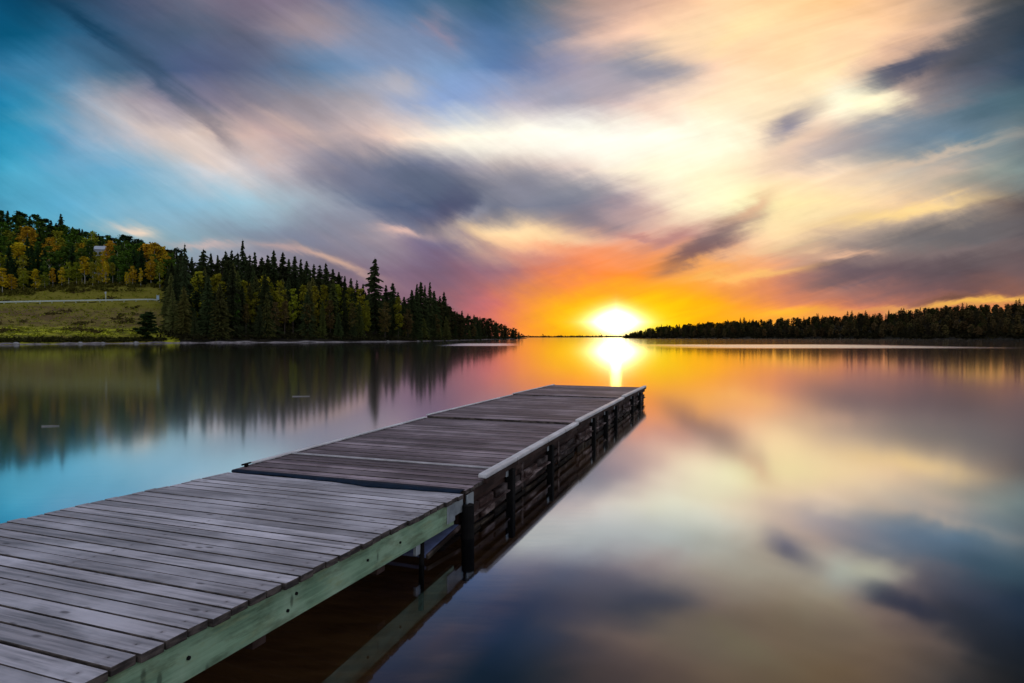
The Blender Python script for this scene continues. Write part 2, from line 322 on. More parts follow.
M['sign'] = plain('pale_blue_sign', (.28, .38, .46), .5, 0, .05)
M['drift'] = plain('bleached_driftwood', (.34, .32, .32), .7)

def foliage(name, sat=1.0, trans=.25):
    """leaf colour comes from the crown's own object colour, clumps a little lighter or darker"""
    m_, t, b, o = mat(name)
    oi = nd(t, 'ShaderNodeObjectInfo'); g = nd(t, 'ShaderNodeNewGeometry')
    tone = mrange(t, g.outputs['Random Per Island'], 0, 1, .55, 1.5, 'LINEAR')
    tv = nd(t, 'ShaderNodeCombineXYZ')
    for i in range(3): lk(t, tone, tv.inputs[i])
    c = mixc(t, 1., oi.outputs['Color'], tv.outputs[0], 'MULTIPLY')
    n = noise(t, scaled(t, (1, 1, 1)), .55, 2)
    c = mixc(t, mrange(t, n, .35, .65, 0., .45), c, mixc(t, 1., c, (.75, 1.0, .7), 'MULTIPLY'))
    df = nd(t, 'ShaderNodeBsdfDiffuse'); tr = nd(t, 'ShaderNodeBsdfTranslucent'); mx = nd(t, 'ShaderNodeMixShader')
    lk(t, c, df.inputs[0]); lk(t, c, tr.inputs[0]); mx.inputs[0].default_value = trans
    lk(t, df.outputs[0], mx.inputs[1]); lk(t, tr.outputs[0], mx.inputs[2]); lk(t, mx.outputs[0], o.inputs[0])
    return m_
M['leaf'] = foliage('leaves'); M['needle'] = foliage('needles', trans=.1)
M['pale_bark'] = plain('pale_aspen_bark', (.42, .39, .33), .8, 0, .35, 2.)
M['brown_bark'] = plain('brown_bark', (.085, .06, .05), .85, 0, .3, 2.)
M['dark_bark'] = plain('dark_spruce_bark', (.05, .035, .028), .9)

def grassy():
    m_, t, b, o = mat('meadow')
    v = scaled(t, (1, 1, 1))
    big = noise(t, scaled(t, (.03, .06, .26)), 1., 6, .65)
    fine = noise(t, scaled(t, (.5, .25, 1.2)), 1., 5, .7)
    c = mixc(t, mrange(t, big, .40, .56), (.17, .125, .022), (.40, .38, .018))
    c = mixc(t, mrange(t, fine, .40, .62, 0, .85), c, (.062, .058, .012))
    s = nd(t, 'ShaderNodeSeparateXYZ'); cc = nd(t, 'ShaderNodeTexCoord'); lk(t, cc.outputs['Object'], s.inputs[0])
    hz = mth(t, 'ADD', s.outputs[2], mth(t, 'MULTIPLY', mth(t, 'SUBTRACT', big, .5), 6.))
    c = mixc(t, mrange(t, hz, 4.0, 5.2, 0., .75), c, (.115, .066, .034))      # rusty bracken belt under the road
    c = mixc(t, mrange(t, hz, 9.5, 11., 0., .85), c, (.16, .14, .014))       # verge above it
    lk(t, c, b.inputs['Base Color']); b.inputs['Roughness'].default_value = .95; b.inputs['Specular IOR Level'].default_value = .1
    return m_
M['grass'] = grassy()
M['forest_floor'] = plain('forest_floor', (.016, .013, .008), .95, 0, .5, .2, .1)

def water():
    m_, t, b, o = mat('lake_water'); t.nodes.remove(b)
    g = nd(t, 'ShaderNodeNewGeometry')
    d = nd(t, 'ShaderNodeVectorMath', operation='DOT_PRODUCT'); lk(t, g.outputs['Normal'], d.inputs[0]); lk(t, g.outputs['Incoming'], d.inputs[1])
    c = mth(t, 'ABSOLUTE', d.outputs['Value'])
    rp = nd(t, 'ShaderNodeValToRGB'); rp.color_ramp.interpolation = 'EASE'; e = rp.color_ramp.elements
    pts = [(0, .97), (.14, .92), (.245, .78), (.31, .47), (.40, .19), (.60, .05), (1, .04)]
    while len(e) < len(pts): e.new(.5)
    for i, (p, v) in enumerate(pts): e[i].position = p; e[i].color = (v, v, v, 1)
    lk(t, c, rp.inputs[0])
    # breeze-ruffled lanes far out
    s = nd(t, 'ShaderNodeSeparateXYZ'); lk(t, g.outputs['Position'], s.inputs[0])
    def lane(x0, x1, y0, y1, fx_, fy_):
        a = mth(t, 'MULTIPLY', mrange(t, s.outputs[0], x0, x0 + fx_), mrange(t, s.outputs[0], x1 - fx_, x1, 1, 0))
        b_ = mth(t, 'MULTIPLY', mrange(t, s.outputs[1], y0, y0 + fy_), mrange(t, s.outputs[1], y1 - fy_, y1, 1, 0))
        return mth(t, 'MULTIPLY', a, b_)
    L = mth(t, 'MAXIMUM', lane(20, 86, 88, 146, 22, 14), lane(-17, 3, 112, 170, 7, 14))
    gl = nd(t, 'ShaderNodeBsdfGlossy'); gl.distribution = 'GGX'
    rgh = mth(t, 'ADD', mrange(t, s.outputs[1], 8., 75., WATER_ROUGH[0], WATER_ROUGH[1]), mrange(t, s.outputs[1], 4.5, 10.5, WATER_ROUGH[2] - WATER_ROUGH[0], 0.))
    lk(t, mth(t, 'ADD', rgh, mth(t, 'MULTIPLY', L, .19)), gl.inputs['Roughness'])
    lk(t, mixc(t, mrange(t, c, .16, .36), (1., 1., 1.), (.73, .82, 1.)), gl.inputs['Color'])
    tr = nd(t, 'ShaderNodeBsdfTransparent'); tr.inputs[0].default_value = (.62, .55, .46, 1)
    mx = nd(t, 'ShaderNodeMixShader'); lk(t, rp.outputs[0], mx.inputs[0]); lk(t, tr.outputs[0], mx.inputs[1]); lk(t, gl.outputs[0], mx.inputs[2])
    lk(t, mx.outputs[0], o.inputs[0])
    return m_
WATER_ROUGH = (.088, .062, .046)     # mid lake, far lake, sheltered water beside the dock
M['water'] = water()

# ------------------------------------------------------------------ lake, bed, shores
E = 9000
tag(mesh_obj('lake_water', [(-E, -E, 0), (E, -E, 0), (E, E, 0), (-E, E, 0)], [(0, 1, 2, 3)], M['water']), kind='structure')
bedV = []; bedF = []
ysb = [-9000, -60, -12, -4, 0, 4, 9, 20, 60, 9000]; zsb = [-.6, -.6, -.6, -.45, -.5, -.6, -.9, -2.2, -3.5, -3.5]
for y_, z_ in zip(ysb, zsb): bedV += [(-9000, y_, z_), (9000, y_, z_)]
for i in range(len(ysb) - 1): bedF.append((2*i, 2*i+1, 2*i+3, 2*i+2))
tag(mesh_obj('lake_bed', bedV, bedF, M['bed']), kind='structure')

def itp(x, tab):
    return float(np.interp(x, [a for a, _ in tab], [b for _, b in tab]))
def smooth(x, a, b):
    u = min(1, max(0, (x - a) / (b - a))); return u * u * (3 - 2 * u)
SHORE = [(-1500, 100), (-200, 128), (0, 136), (165, 170), (250, 185), (330, 200), (400, 222), (450, 285), (480, 380), (505, 520), (530, 700)]
def Y0(p): return itp(p, SHORE)
ROAD_T = [(-1500, 36), (0, 39), (165, 31)]; ROAD_Z = [(-1500, 11.), (0, 11.), (165, 13.4)]
WOOD_T = [(-1500, 62), (0, 62), (165, 46)]; WOOD_Z = [(-1500, 15.), (0, 15.2), (100, 18.6), (165, 19.)]
CREST_T = [(-1500, 195), (0, 195), (165, 130)]; CREST_Z = [(-1500, 54.), (0, 53.), (100, 42), (165, 32.)]
def hill(p, t):
    rt, rz, wt, wz, ct, cz = (itp(p, q) for q in (ROAD_T, ROAD_Z, WOOD_T, WOOD_Z, CREST_T, CREST_Z))
    return itp(t, [(-8, -2.2), (0, -.02), (1.6, .75), (4, 1.5), (rt * .5, rz * .38), (rt - 1.5, rz - .5), (rt, rz), (rt + 7, rz), (wt, wz), (ct, cz), (ct + 80, cz + 2)])
def stand(p, t):
    top = itp(p, [(160, 15), (250, 14), (330, 11), (385, 6), (430, 4.5), (480, 3.2), (512, 1.6), (524, .6), (530, -.8)])
    return itp(t, [(-8, -2.2), (0, -.02), (1.6, .16 * max(0., top) ** .7), (5, .13 * top), (55, top), (200, top * 1.15)])
def left_z(p, t):
    w = smooth(p, 150, 205)
    return hill(p, t) * (1 - w) + stand(p, t) * w
def at(p, Y, z): return ((p - CX) / F * Y, Y, z)
def py_of(z, Y): return HY - F * (z - EYE) / Y
def sheet(name, cols, ts, zf, y0f, material, dz=0., jit=0.):
    V = []; Fc = []
    for p in cols:
        for t in ts:
            z = zf(p, t) + dz + (random.uniform(-jit, jit) if t > 4 else 0)
            V.append(at(p, y0f(p) + t, z))
    n = len(ts)
    for i in range(len(cols) - 1):
        for j in range(n - 1):
            Fc.append((i*n+j, (i+1)*n+j, (i+1)*n+j+1, i*n+j+1))
    return mesh_obj(name, V, Fc, material, smooth=True)
colsA = list(range(-1400, -60, 60)) + list(range(-60, 181, 5))
colsB = list(range(180, 531, 5))
tsL = [-8, -3, 0, .8, 1.6, 2.6, 4, 6, 9, 13, 17, 21, 25, 29, 31, 32.5, 34, 36, 38, 39, 42, 46, 50, 54, 58, 62, 70, 80, 95, 110, 130, 150, 175, 195, 230, 275]
tag(sheet('meadow_hill', colsA, tsL, left_z, Y0, M['grass'], jit=.18), kind='structure')
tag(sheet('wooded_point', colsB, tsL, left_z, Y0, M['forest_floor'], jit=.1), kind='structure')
def shoff(p): return .22 * math.sin(p * .21) + .2 * math.sin(p * .083 + 1)
tag(sheet('pebble_shore', list(range(-300, 516, 5)), [-.3, .05, .28, .45], lambda p, t: left_z(p, t + shoff(p)), lambda p: Y0(p) + shoff(p), M['pebble'], dz=.07), kind='structure')
# the road on its shelf
def roadz(p, t): return left_z(p, itp(p, ROAD_T) + t) + .03
tag(sheet('road', list(range(-1400, 190, 10)), [0.6, 3.5, 6.4], lambda p, t: roadz(p, t), lambda p: Y0(p) + itp(p, ROAD_T), M['asphalt']), kind='structure')

RSHORE = [(560, 1150), (622, 930), (640, 880), (760, 690), (900, 570), (1024, 505), (1300, 430), (1900, 330)]
RSKY = [(560, 337), (620, 334), (632, 329.5), (650, 326.5), (700, 322), (740, 319), (764, 317.5), (800, 316), (850, 312), (885, 311), (920, 307), (950, 304.5), (1000, 302), (1024, 301), (1300, 296), (1900, 300)]
def RY0(p): return itp(p, RSHORE)
def right_z(p, t):
    Yc = RY0(p) + 120
    crest = max(.2, EYE + (HY - itp(p, RSKY)) / F * Yc - 11.5)
    if p < 630: crest *= smooth(p, 612, 632)
    return itp(t, [(-20, -2), (0, -.02), (2, .5), (120, crest), (260, crest * .9)]) if p > 624 else itp(t, [(-20, -2), (0, -.1), (2, .1), (260, .3)])
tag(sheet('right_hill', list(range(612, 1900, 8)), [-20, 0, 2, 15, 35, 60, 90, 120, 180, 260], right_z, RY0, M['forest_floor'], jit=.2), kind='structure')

# ------------------------------------------------------------------ trees: meshes shared by the copies
def quads_to_mesh(name, V, Fc, material):
    me = bpy.data.meshes.new(name); me.from_pydata(V.tolist() if hasattr(V, 'tolist') else V, [], Fc); me.update(); me.materials.append(material); return me
def leaf_quads(C, size, rng, flat=.6):
    """one small bent leaf spray (a quad) at every centre"""
    n = len(C)
    a = rng.normal(size=(n, 3)); a[:, 2] *= flat; a /= np.linalg.norm(a, axis=1)[:, None]
    b = rng.normal(size=(n, 3)); b -= (b * a).sum(1)[:, None] * a; b /= np.linalg.norm(b, axis=1)[:, None]
    s = (size * rng.uniform(.6, 1.4, n))[:, None]
    V = np.stack([C - a*s - b*s*.6, C + a*s*.9 - b*s*.7, C + a*s + b*s*.6, C - a*s*.8 + b*s*.7], 1).reshape(-1, 3)
    return V, [(4*i, 4*i+1, 4*i+2, 4*i+3) for i in range(n)]
def spruce_crown(seed, sparse=0., slim=1., nlev=46):
    """height 20, drooping whorls of sprays"""
    rng = np.random.default_rng(seed); V = []; Fc = []
    H = 20.; base = .05 if sparse < .3 else .12
    for l in range(nlev):
        u = (l + rng.uniform(-.3, .3)) / nlev
        u = min(.985, max(0, u))
        z = H * (base + (1 - base) * u ** .92)
        r = slim * 3.3 * (1 - u) ** .74 * rng.uniform(.72, 1.15) + .16
        nb = max(4, int(round((10 - 5 * u) * (1 - .35 * sparse))))
        a0 = rng.uniform(0, 6.28)
        for k in range(nb):
            if rng.random() < .08 + .3 * sparse: continue
            a = a0 + 6.283 * k / nb + rng.uniform(-.25, .25); rr = r * rng.uniform(.65, 1.18)
            droop = .38 * rr * rng.uniform(.5, 1.4); zj = rng.uniform(-.55, .55) * (1 - .6 * u); zb = z; z = zb + zj; ca, sa = math.cos(a), math.sin(a)
            m = max(2, int(rr / .55) + 1)
            for j in range(m):
                f0, f1 = j / m, (j + 1) / m
                p0 = np.array([ca*rr*f0, sa*rr*f0, z - droop*f0 ** 1.5]); p1 = np.array([ca*rr*f1*1.04, sa*rr*f1*1.04, z - droop*f1 ** 1.5 + .05])
                w0 = (.42 + .12*rr) * (1 - f0*.75) * (1 - .35*sparse); w1 = (.42 + .12*rr) * (1 - f1*.85) * (1 - .35*sparse)
                sd = np.array([-sa, ca, 0.]); dn = np.array([0, 0, -.55])
                i0 = len(V)
                V += [p0 - sd*w0*.55 + dn*w0*.6, p0, p1, p1 - sd*w1*.55 + dn*w1*.6, p0 + sd*w0*.55 + dn*w0*.6, p1 + sd*w1*.55 + dn*w1*.6]
                Fc += [(i0, i0+1, i0+2, i0+3), (i0+1, i0+4, i0+5, i0+2)]
                if f1 < 1.01: V += [p0, p1, p1 + dn*(.6 + .5*w1), p0 + dn*(.7 + .6*w0)]; Fc += [(i0+6, i0+7, i0+8, i0+9)]
            z = zb
    i0 = len(V); V += [np.array([-.10, 0, H*.95]), np.array([.10, 0, H*.95]), np.array([0, 0, H*1.01]), np.array([0, .10, H*.95])]; Fc += [(i0, i0+1, i0+2), (i0+1, i0+3, i0+2)]
    return np.array(V), Fc
def broad_crown(seed, w=2.6, z0=.32, nclump=46, nleaf=34, size=.26, open_=.0):
    """height 16, uneven clumps of leaf sprays"""
    rng = np.random.default_rng(seed); H = 16.; C = []
    for i in range(nclump):
        u = rng.beta(1.5, 1.25); z = H * (z0 + (1 - z0) * u)
        env = w * (math.sin(math.pi * min(1, .12 + .86 * u)) ** .7) * rng.uniform(.75, 1.1)
        a = rng.uniform(0, 6.283); r = env * math.sqrt(rng.random())
        c = np.array([math.cos(a)*r, math.sin(a)*r, min(z, H - .4)])
        s = rng.uniform(.40, 1.05) * (.50 + .2 * w)
        n = int(nleaf * rng.uniform(.5, 1.3))
        C.append(c + rng.normal(size=(n, 3)) * np.array([s, s, s*.75]) * .5)
    C = np.concatenate(C); C = C[C[:, 2] < H * 1.01]
    return leaf_quads(C, size, rng)
def trunk_mesh(name, H, r, material, limbs=0, seed=0, top=.95):
    rng = random.Random(seed); mb = MB(); p = Vector((0, 0, -.8)); n = 4
    for i in range(n):
        q = Vector((rng.uniform(-.14, .14), rng.uniform(-.14, .14), H * top * (i + 1) / n))
        mb.tube(p, q, r * (1 - i / n * .85), r * (1 - (i + 1) / n * .85), 6); p = q
    for i in range(limbs):
        z = H * rng.uniform(.3, .75); a = rng.uniform(0, 6.28); l = rng.uniform(1., 2.2)
        mb.tube((0, 0, z), (math.cos(a)*l, math.sin(a)*l, z + l*.9), r*.35, r*.1, 5)
    bmesh.ops.recalc_face_normals(mb.bm, faces=mb.bm.faces)
    me = bpy.data.meshes.new(name); mb.bm.to_mesh(me); mb.bm.free(); me.materials.append(material); return me
RAW = {'spruce': [spruce_crown(i, 0., s) for i, s in ((1, 1.), (2, .8), (3, 1.15), (4, .9), (5, .7))],
       'open_spruce': [spruce_crown(11, .45, 1.2, 44), spruce_crown(12, .4, .9, 34)],
       'aspen': [broad_crown(21, 2.6, .2, 56), broad_crown(22, 2.2, .28, 48), broad_crown(23, 3.0, .12, 62), broad_crown(24, 2.4, .34, 44), broad_crown(25, 3.3, .18, 66)],
       'far_spruce': [spruce_crown(31 + i, 0., s, 20) for i, s in enumerate((1.1, .9, 1.3))],
       'far_leafy': [broad_crown(41 + i, 3.3, .06, 70, 9, .6) for i in range(3)]}
DATA = {}
for k, lst in RAW.items():
    mt = M['leaf'] if k in ('aspen', 'far_leafy') else M['needle']
    DATA[k] = [quads_to_mesh('crown', v, f, mt) for v, f in lst]
TRUNK = {'spruce': [trunk_mesh('trunk', 20, .24, M['dark_bark'], 0, i) for i in range(2)],
         'leafy': [trunk_mesh('trunk', 16, .15, M['brown_bark'], 5, i) for i in range(3)],
         'aspen': [trunk_mesh('trunk', 16, .17, M['pale_bark'], 5, i) for i in range(3)]}
HT = {'spruce': 20., 'open_spruce': 20., 'aspen': 16., 'far_spruce': 20., 'far_leafy': 16.}
HW = {'spruce': 2.6, 'open_spruce': 2.6, 'aspen': 2.8, 'far_spruce': 2.8, 'far_leafy': 3.8}

TREES = []      # every tree wanted: a dict
def add_tree(kind, area, p, t, look, colour, h=None, top=None, row='', wide=1., variant=None, zf=left_z, y0f=Y0):
    Y = y0f(p) + t; z = zf(p, t)
    if h is None: h = max(2.5, (EYE + (HY - top) / F * Y) - z)
    TREES.append(dict(kind=kind, area=area, p=p, t=t, Y=Y, z=z, h=h, look=look, colour=colour, row=row, wide=wide, var=random.randrange(len(DATA[kind])) if variant is None else variant))
def tint(c, k=.18): 
    g = 1 + random.uniform(-k, k); return tuple(max(0, x * g * (1 + random.uniform(-.08, .08))) for x in c)
GOLD = (.56, .38, .020); ORANGE = (.48, .265, .020); OLIVE = (.24, .225, .022); GREEN = (.075, .125, .018); DARK = (.040, .048, .020); DKGREEN = (.028, .052, .018); YELLOWGREEN = (.27, .235, .020)
BROWN = (.11, .075, .028)

# --- hill wood on the left: crowns seen one by one (column, row of the crown's top, look)
def wood_t(p): return itp(p, WOOD_T)
for p, top, tt, look, w in [(3,268,0,'gold',1.1),(12,274,2,'orange',1.),(24,271,4,'olive',.9),(36,269,2,'gold',1.),(45,272,3,'olive',.9),(53,268,5,'orange',.9),(62,267,4,'gold',.8),(69,262,5,'olive',.8),(77,262,6,'olive',.9),(85,256,3,'gold',1.05),(93,262,2,'olive',.75),(99,266,4,'gold',.7),(106,262,3,'gold',.7),(113,262,5,'olive',.75),(120,268,3,'green',.7),(127,272,2,'gold',.6),(133,266,3,'orange',.75),(141,268,1,'gold',.6),
                             (20,243,22,'gold',1.6),(6,252,26,'green',1.3),(28,227,45,'orange',1.3),(10,230,50,'olive',1.2),(52,238,24,'orange',1.0),(57,231,38,'olive',1.1),(70,240,26,'green',1.),(82,243,22,'orange',.8),(92,231,40,'olive',.9),(111,241,24,'orange',1.),(119,246,20,'olive',.8),(76,229,52,'green',1.2),(64,225,66,'green',1.3),(40,222,70,'green',1.3),(18,215,85,'green',1.5),(2,222,80,'green',1.4),
                             (147,244,16,'orange',1.1),(155,243,14,'orange',1.1),(163,247,14,'gold',.9),(151,256,5,'orange',.8),(160,262,3,'olive',.7),(168,256,8,'orange',.8),(140,244,22,'green',1.1),(130,243,26,'green',1.1),(172,262,6,'green',.8),(96,252,22,'olive',.8),(105,251,24,'gold',.8),(99,257,10,'olive',.7),(103,259,12,'orange',.6),(100.5,251.5,27,'olive',.7)]:
    c = {'gold': GOLD, 'orange': ORANGE, 'olive': OLIVE, 'green': GREEN}[look]
    add_tree('aspen', 'hill', p, wood_t(p) + tt, look, tint(c), top=top, row='front' if tt < 9 else 'slope', wide=w)
SKYL = [(-10, 207), (0, 210), (30, 214), (60, 221), (100, 233), (128, 236), (150, 243), (165, 246), (180, 250)]
for p in np.arange(-6, 182, 5.2):       # dark skyline spruces
    p = float(p + random.uniform(-1.5, 1.5)); t = itp(p, CREST_T) - random.uniform(5, 25)
    if random.random() < .4: add_tree('spruce', 'hill', p, t, 'dark', tint(DKGREEN if p < 95 else DARK), top=itp(p, SKYL) + random.uniform(-2., 3.), row='skyline', wide=random.uniform(1.1, 1.5))
    else: add_tree('aspen', 'hill', p, t, 'deep', tint((.034, .062, .018) if p < 95 else (.022, .036, .014)), top=itp(p, SKYL) + random.uniform(-1., 4.), row='skyline', wide=random.uniform(1.2, 1.6))
add_tree('spruce', 'hill', 61.5, itp(60, CREST_T) - 4, 'dark', DARK, top=213, row='skyline', wide=1.0)
for i in range(230):
    p = random.uniform(-14, 182); t = wood_t(p) + random.uniform(6, itp(p, CREST_T) - wood_t(p) - 10); g = (t - wood_t(p)) / 130
    r_ = random.random()
    if 94 < p < 109 and t < wood_t(p) + 42: continue
    if r_ < .45 + .3 * g: add_tree('spruce', 'hill', p, t, 'dark', tint(DKGREEN), h=random.uniform(9, 14), row='slope', wide=1.2)
    elif r_ < .85: add_tree('aspen', 'hill', p, t, 'green', tint(GREEN), h=random.uniform(10, 14), row='slope', wide=random.uniform(.9, 1.3))
    else: add_tree('aspen', 'hill', p, t, 'olive', tint(OLIVE), h=random.uniform(9, 13), row='slope', wide=random.uniform(.8, 1.1))

# --- the wooded point: spruces whose tips stand on the skyline
TIPS = [(172,262,30),(178,254,26),(185,243,20),(192,256,34),(200,258,40),(204,248,30),(211,252,36),(218,254,44),(226,250,40),(232,249,38),(243,239,34),(250,254,30),(255,251,40),(262,256,46),(268,254,40),(274,249,34),(283,251,38),(289,258,50),(295,255,40),(301,258,44),(307,260,50),(314,263,40),(320,264,46),(326,262,36),(333,268,44),(339,271,50),(345,275,46),(351,277,40),(357,279,44),(363,283,40),(386,284,20),(393,282,16),(398,291,20),(404,296,18),(412,289,9),(417,283,8),(421,281,12),(425,284,8),(430,281,10),(434,290,12),(440,295,14),(444,291,8),(451,308,12),(457,311,14),(462,310,8),(468,313,12),(474,314,14),(480,316,10),(487,318,12),(496,321,10),(505,324,10),(513,328,8),(519,331,6)]
for p, top, t in TIPS:
    add_tree('open_spruce' if p in (185, 204) else 'spruce', 'point', p, t, 'dark', tint(DARK, .25), top=top, row='skyline', wide=random.uniform(.75, 1.35) if p < 440 else random.uniform(1., 1.4))
add_tree('open_spruce', 'point', 375, 16, 'lone', tint(DARK, .1), top=257, row='skyline', wide=1.15, variant=0)
for p, top, t, look, w in [(199,272,10,'yellow-green',.8),(217,275,12,'yellow-green',1.3),(222,281,9,'yellow-green',1.),(244,281,10,'yellow-green',.9),(265,275,12,'yellow-green',.9),(270,283,9,'olive',.8),(279,281,9,'yellow-green',.75),(293,289,8,'yellow-green',.8),(304,285,10,'yellow-green',.85),(315,286,10,'yellow-green',.8),(325,284,9,'olive',.8),(338,285,9,'olive',.8),(350,288,8,'olive',.9),(360,289,10,'yellow-green',.9),(398,297,6,'olive',.8),(256,292,6,'olive',.8),(236,293,5,'green',.8),(208,290,6,'green',.8),
                           (285,300,4,'brown',.8),(308,303,4,'brown',.8),(246,303,4,'brown',.7),(330,300,5,'brown',.8),(274,302,4,'brown',.8),(352,303,4,'brown',.8),(366,300,5,'olive',.7),(385,302,4,'brown',.8),(408,309,3,'brown',.8),(436,314,3,'brown',.9),(447,318,4,'brown',.9),(460,322,4,'brown',1.),(473,323,4,'brown',1.),(492,326,4,'brown',1.1),(482,325,4,'olive',1.1),(502,329,4,'brown',1.2)]:
    c = {'yellow-green': YELLOWGREEN, 'olive': OLIVE, 'green': GREEN, 'brown': BROWN}[look]
    if look == 'olive': c = tuple(x * .7 for x in c)
    add_tree('aspen', 'point', p, t, look, tint(c), top=top, row='front', wide=w * .95)
for i in range(170):
    p = random.uniform(164, 518); t = random.uniform(2.5, 26)
    sk = itp(p, [(q[0], q[1]) for q in TIPS]); yb = py_of(left_z(p, t), Y0(p) + t)
    top = sk + (yb - sk) * random.uniform(.14, .66)
    look = 'dark' if random.random() < .6 else 'mossy'
    add_tree('spruce', 'point', p, t, look, tint(DARK if look == 'dark' else (.095, .092, .028), .3), top=top, row='front' if t < 10 else 'slope', wide=random.uniform(.9, 1.25))

for p in np.arange(168, 440, 3.4):
    p = float(p + random.uniform(-1.5, 1.5)); t = random.uniform(26, 54)
    leafy = random.random() < .35
    add_tree('aspen' if leafy else 'spruce', 'point', p, t, 'deep' if leafy else 'dark', tint((.032, .036, .014) if leafy else DARK, .3), top=itp(p, [(q[0], q[1]) for q in TIPS]) + random.uniform(6, 17), row='slope', wide=random.uniform(1.0, 1.6))
for p in np.arange(436, 524, 2.6):
    p = float(p + random.uniform(-1, 1)); t = random.uniform(4, 16)
    add_tree('aspen', 'point', p, t, 'deep', tint((.045, .038, .016), .3), top=itp(p, [(436, 297), (455, 313), (478, 318), (490, 319), (505, 325), (524, 333)]) + random.uniform(-1, 3.5), row='front' if t < 10 else 'slope', wide=random.uniform(1.0, 1.5))
# --- the far hill on the right
for i in range(900):
    p = random.uniform(626, 1040); t = random.uniform(3, 125) if i % 3 else random.uniform(95, 125)
    leafy = random.random() < .55
    sp = smooth(p, 615, 660)
    add_tree('far_leafy' if leafy else 'far_spruce', 'far', p, t, 'leafy' if leafy else 'dark', tint((.095, .060, .026) if leafy else (.040, .030, .017), .4), h=(random.uniform(7, 11) if leafy else random.choice((random.uniform(8, 11), random.uniform(8, 11), random.uniform(10, 15)))) * (.5 + .5 * sp), row='skyline' if t > 95 else ('water' if t < 25 else 'slope'), wide=random.uniform(.9, 1.4), zf=right_z, y0f=RY0)

# the woods go on beyond both edges of the photograph
for i in range(170):
    p = random.uniform(-420, -12); t = wood_t(p) + random.uniform(0, 130) if i % 4 else itp(p, CREST_T) - random.uniform(0, 25)
    add_tree(random.choice(('aspen', 'spruce')), 'beyond', p, t, 'dark', DARK, h=random.uniform(10, 15), row='slope', wide=1.25)
for i in range(170):
    p = random.uniform(1045, 1500); t = random.uniform(4, 125)
    add_tree(random.choice(('far_leafy', 'far_spruce')), 'beyond', p, t, 'dark', DARK, h=random.uniform(8, 13), row='slope', wide=1.2, zf=right_z, y0f=RY0)
# --- who is in sight: front to back over a coarse picture
GW, GH = 2048, 800
mask = np.zeros((GH, GW), bool)
yy, xx = np.mgrid[0:GH, 0:GW]
for T in sorted(TREES, key=lambda q: q['Y']):
    yb, ytop = py_of(T['z'], T['Y']) * 2, py_of(T['z'] + T['h'], T['Y']) * 2
    cx = T['p'] * 2; hw = HW[T['kind']] * T['wide'] * (T['h'] / HT[T['kind']]) ** .75 * F / T['Y'] * 2
    x0, x1, ya, yb_ = int(max(0, cx - hw - 1)), int(min(GW, cx + hw + 2)), int(max(0, ytop)), int(min(GH, yb + 1))
    T['vis'] = 0
    if x1 <= x0 or yb_ <= ya: continue
    sx = np.abs(xx[ya:yb_, x0:x1] - cx) / max(hw, .5); v = (yy[ya:yb_, x0:x1] - ytop) / max(1, yb - ytop)
    if 'spruce' in T['kind']: shp = sx < np.clip(v, 0, 1) ** .8 * .8
    else: shp = (sx * .95) ** 2 + ((v - .4) / .42) ** 2 < 1
    sub = mask[ya:yb_, x0:x1]
    T['vis'] = int((shp & ~sub).sum()); T['area_px'] = int(shp.sum()); sub |= shp
for T in TREES: T['seen'] = T['area'] != 'beyond' and T['vis'] >= (24 if T['area'] != 'far' else 14)
far = sorted([T for T in TREES if T['area'] == 'far' and T['seen']], key=lambda q: -q['vis'])
for k in ('far_spruce', 'far_leafy'):
    for T in [q for q in far if q['kind'] == k][170:]: T['seen'] = False

ORD = ['first','second','third','fourth','fifth','sixth','seventh','eighth','ninth','tenth','eleventh','twelfth','thirteenth','fourteenth','fifteenth','sixteenth','seventeenth','eighteenth','nineteenth','twentieth','twenty-first','twenty-second','twenty-third','twenty-fourth','twenty-fifth','twenty-sixth','twenty-seventh','twenty-eighth','twenty-ninth','thirtieth']
def segname(T):
    p = T['p']
    if T['area'] == 'hill':
        for lim, s in ((22, 'by the left picture edge'), (48, 'over the left guardrail end'), (72, 'over the guardrail middle'), (97, 'left of the pale house'), (122, 'right of the pale house'), (145, 'over the roadside post'), (999, 'over the roadside sign')):
            if p < lim: return s
    if T['area'] == 'point':
        for lim, s in ((196, 'beside the shore bush'), (240, 'at the big yellow crowns'), (290, 'right of the yellow crowns'), (335, 'midway along the point'), (368, 'left of the lone spruce'), (405, 'right of the lone spruce'), (440, 'in the tight spruce clump'), (478, 'past the tight spruce clump'), (999, 'at the tip of the point')):
            if p < lim: return s
    for lim, s in ((655, 'beside the sun'), (700, 'right of the sun'), (750, 'on the low left part'), (800, 'left of the middle'), (850, 'at the middle'), (900, 'right of the middle'), (950, 'under the yellow sky band'), (990, 'near the right picture edge'), (2000, 'at the right picture edge')):
        if p < lim: return s
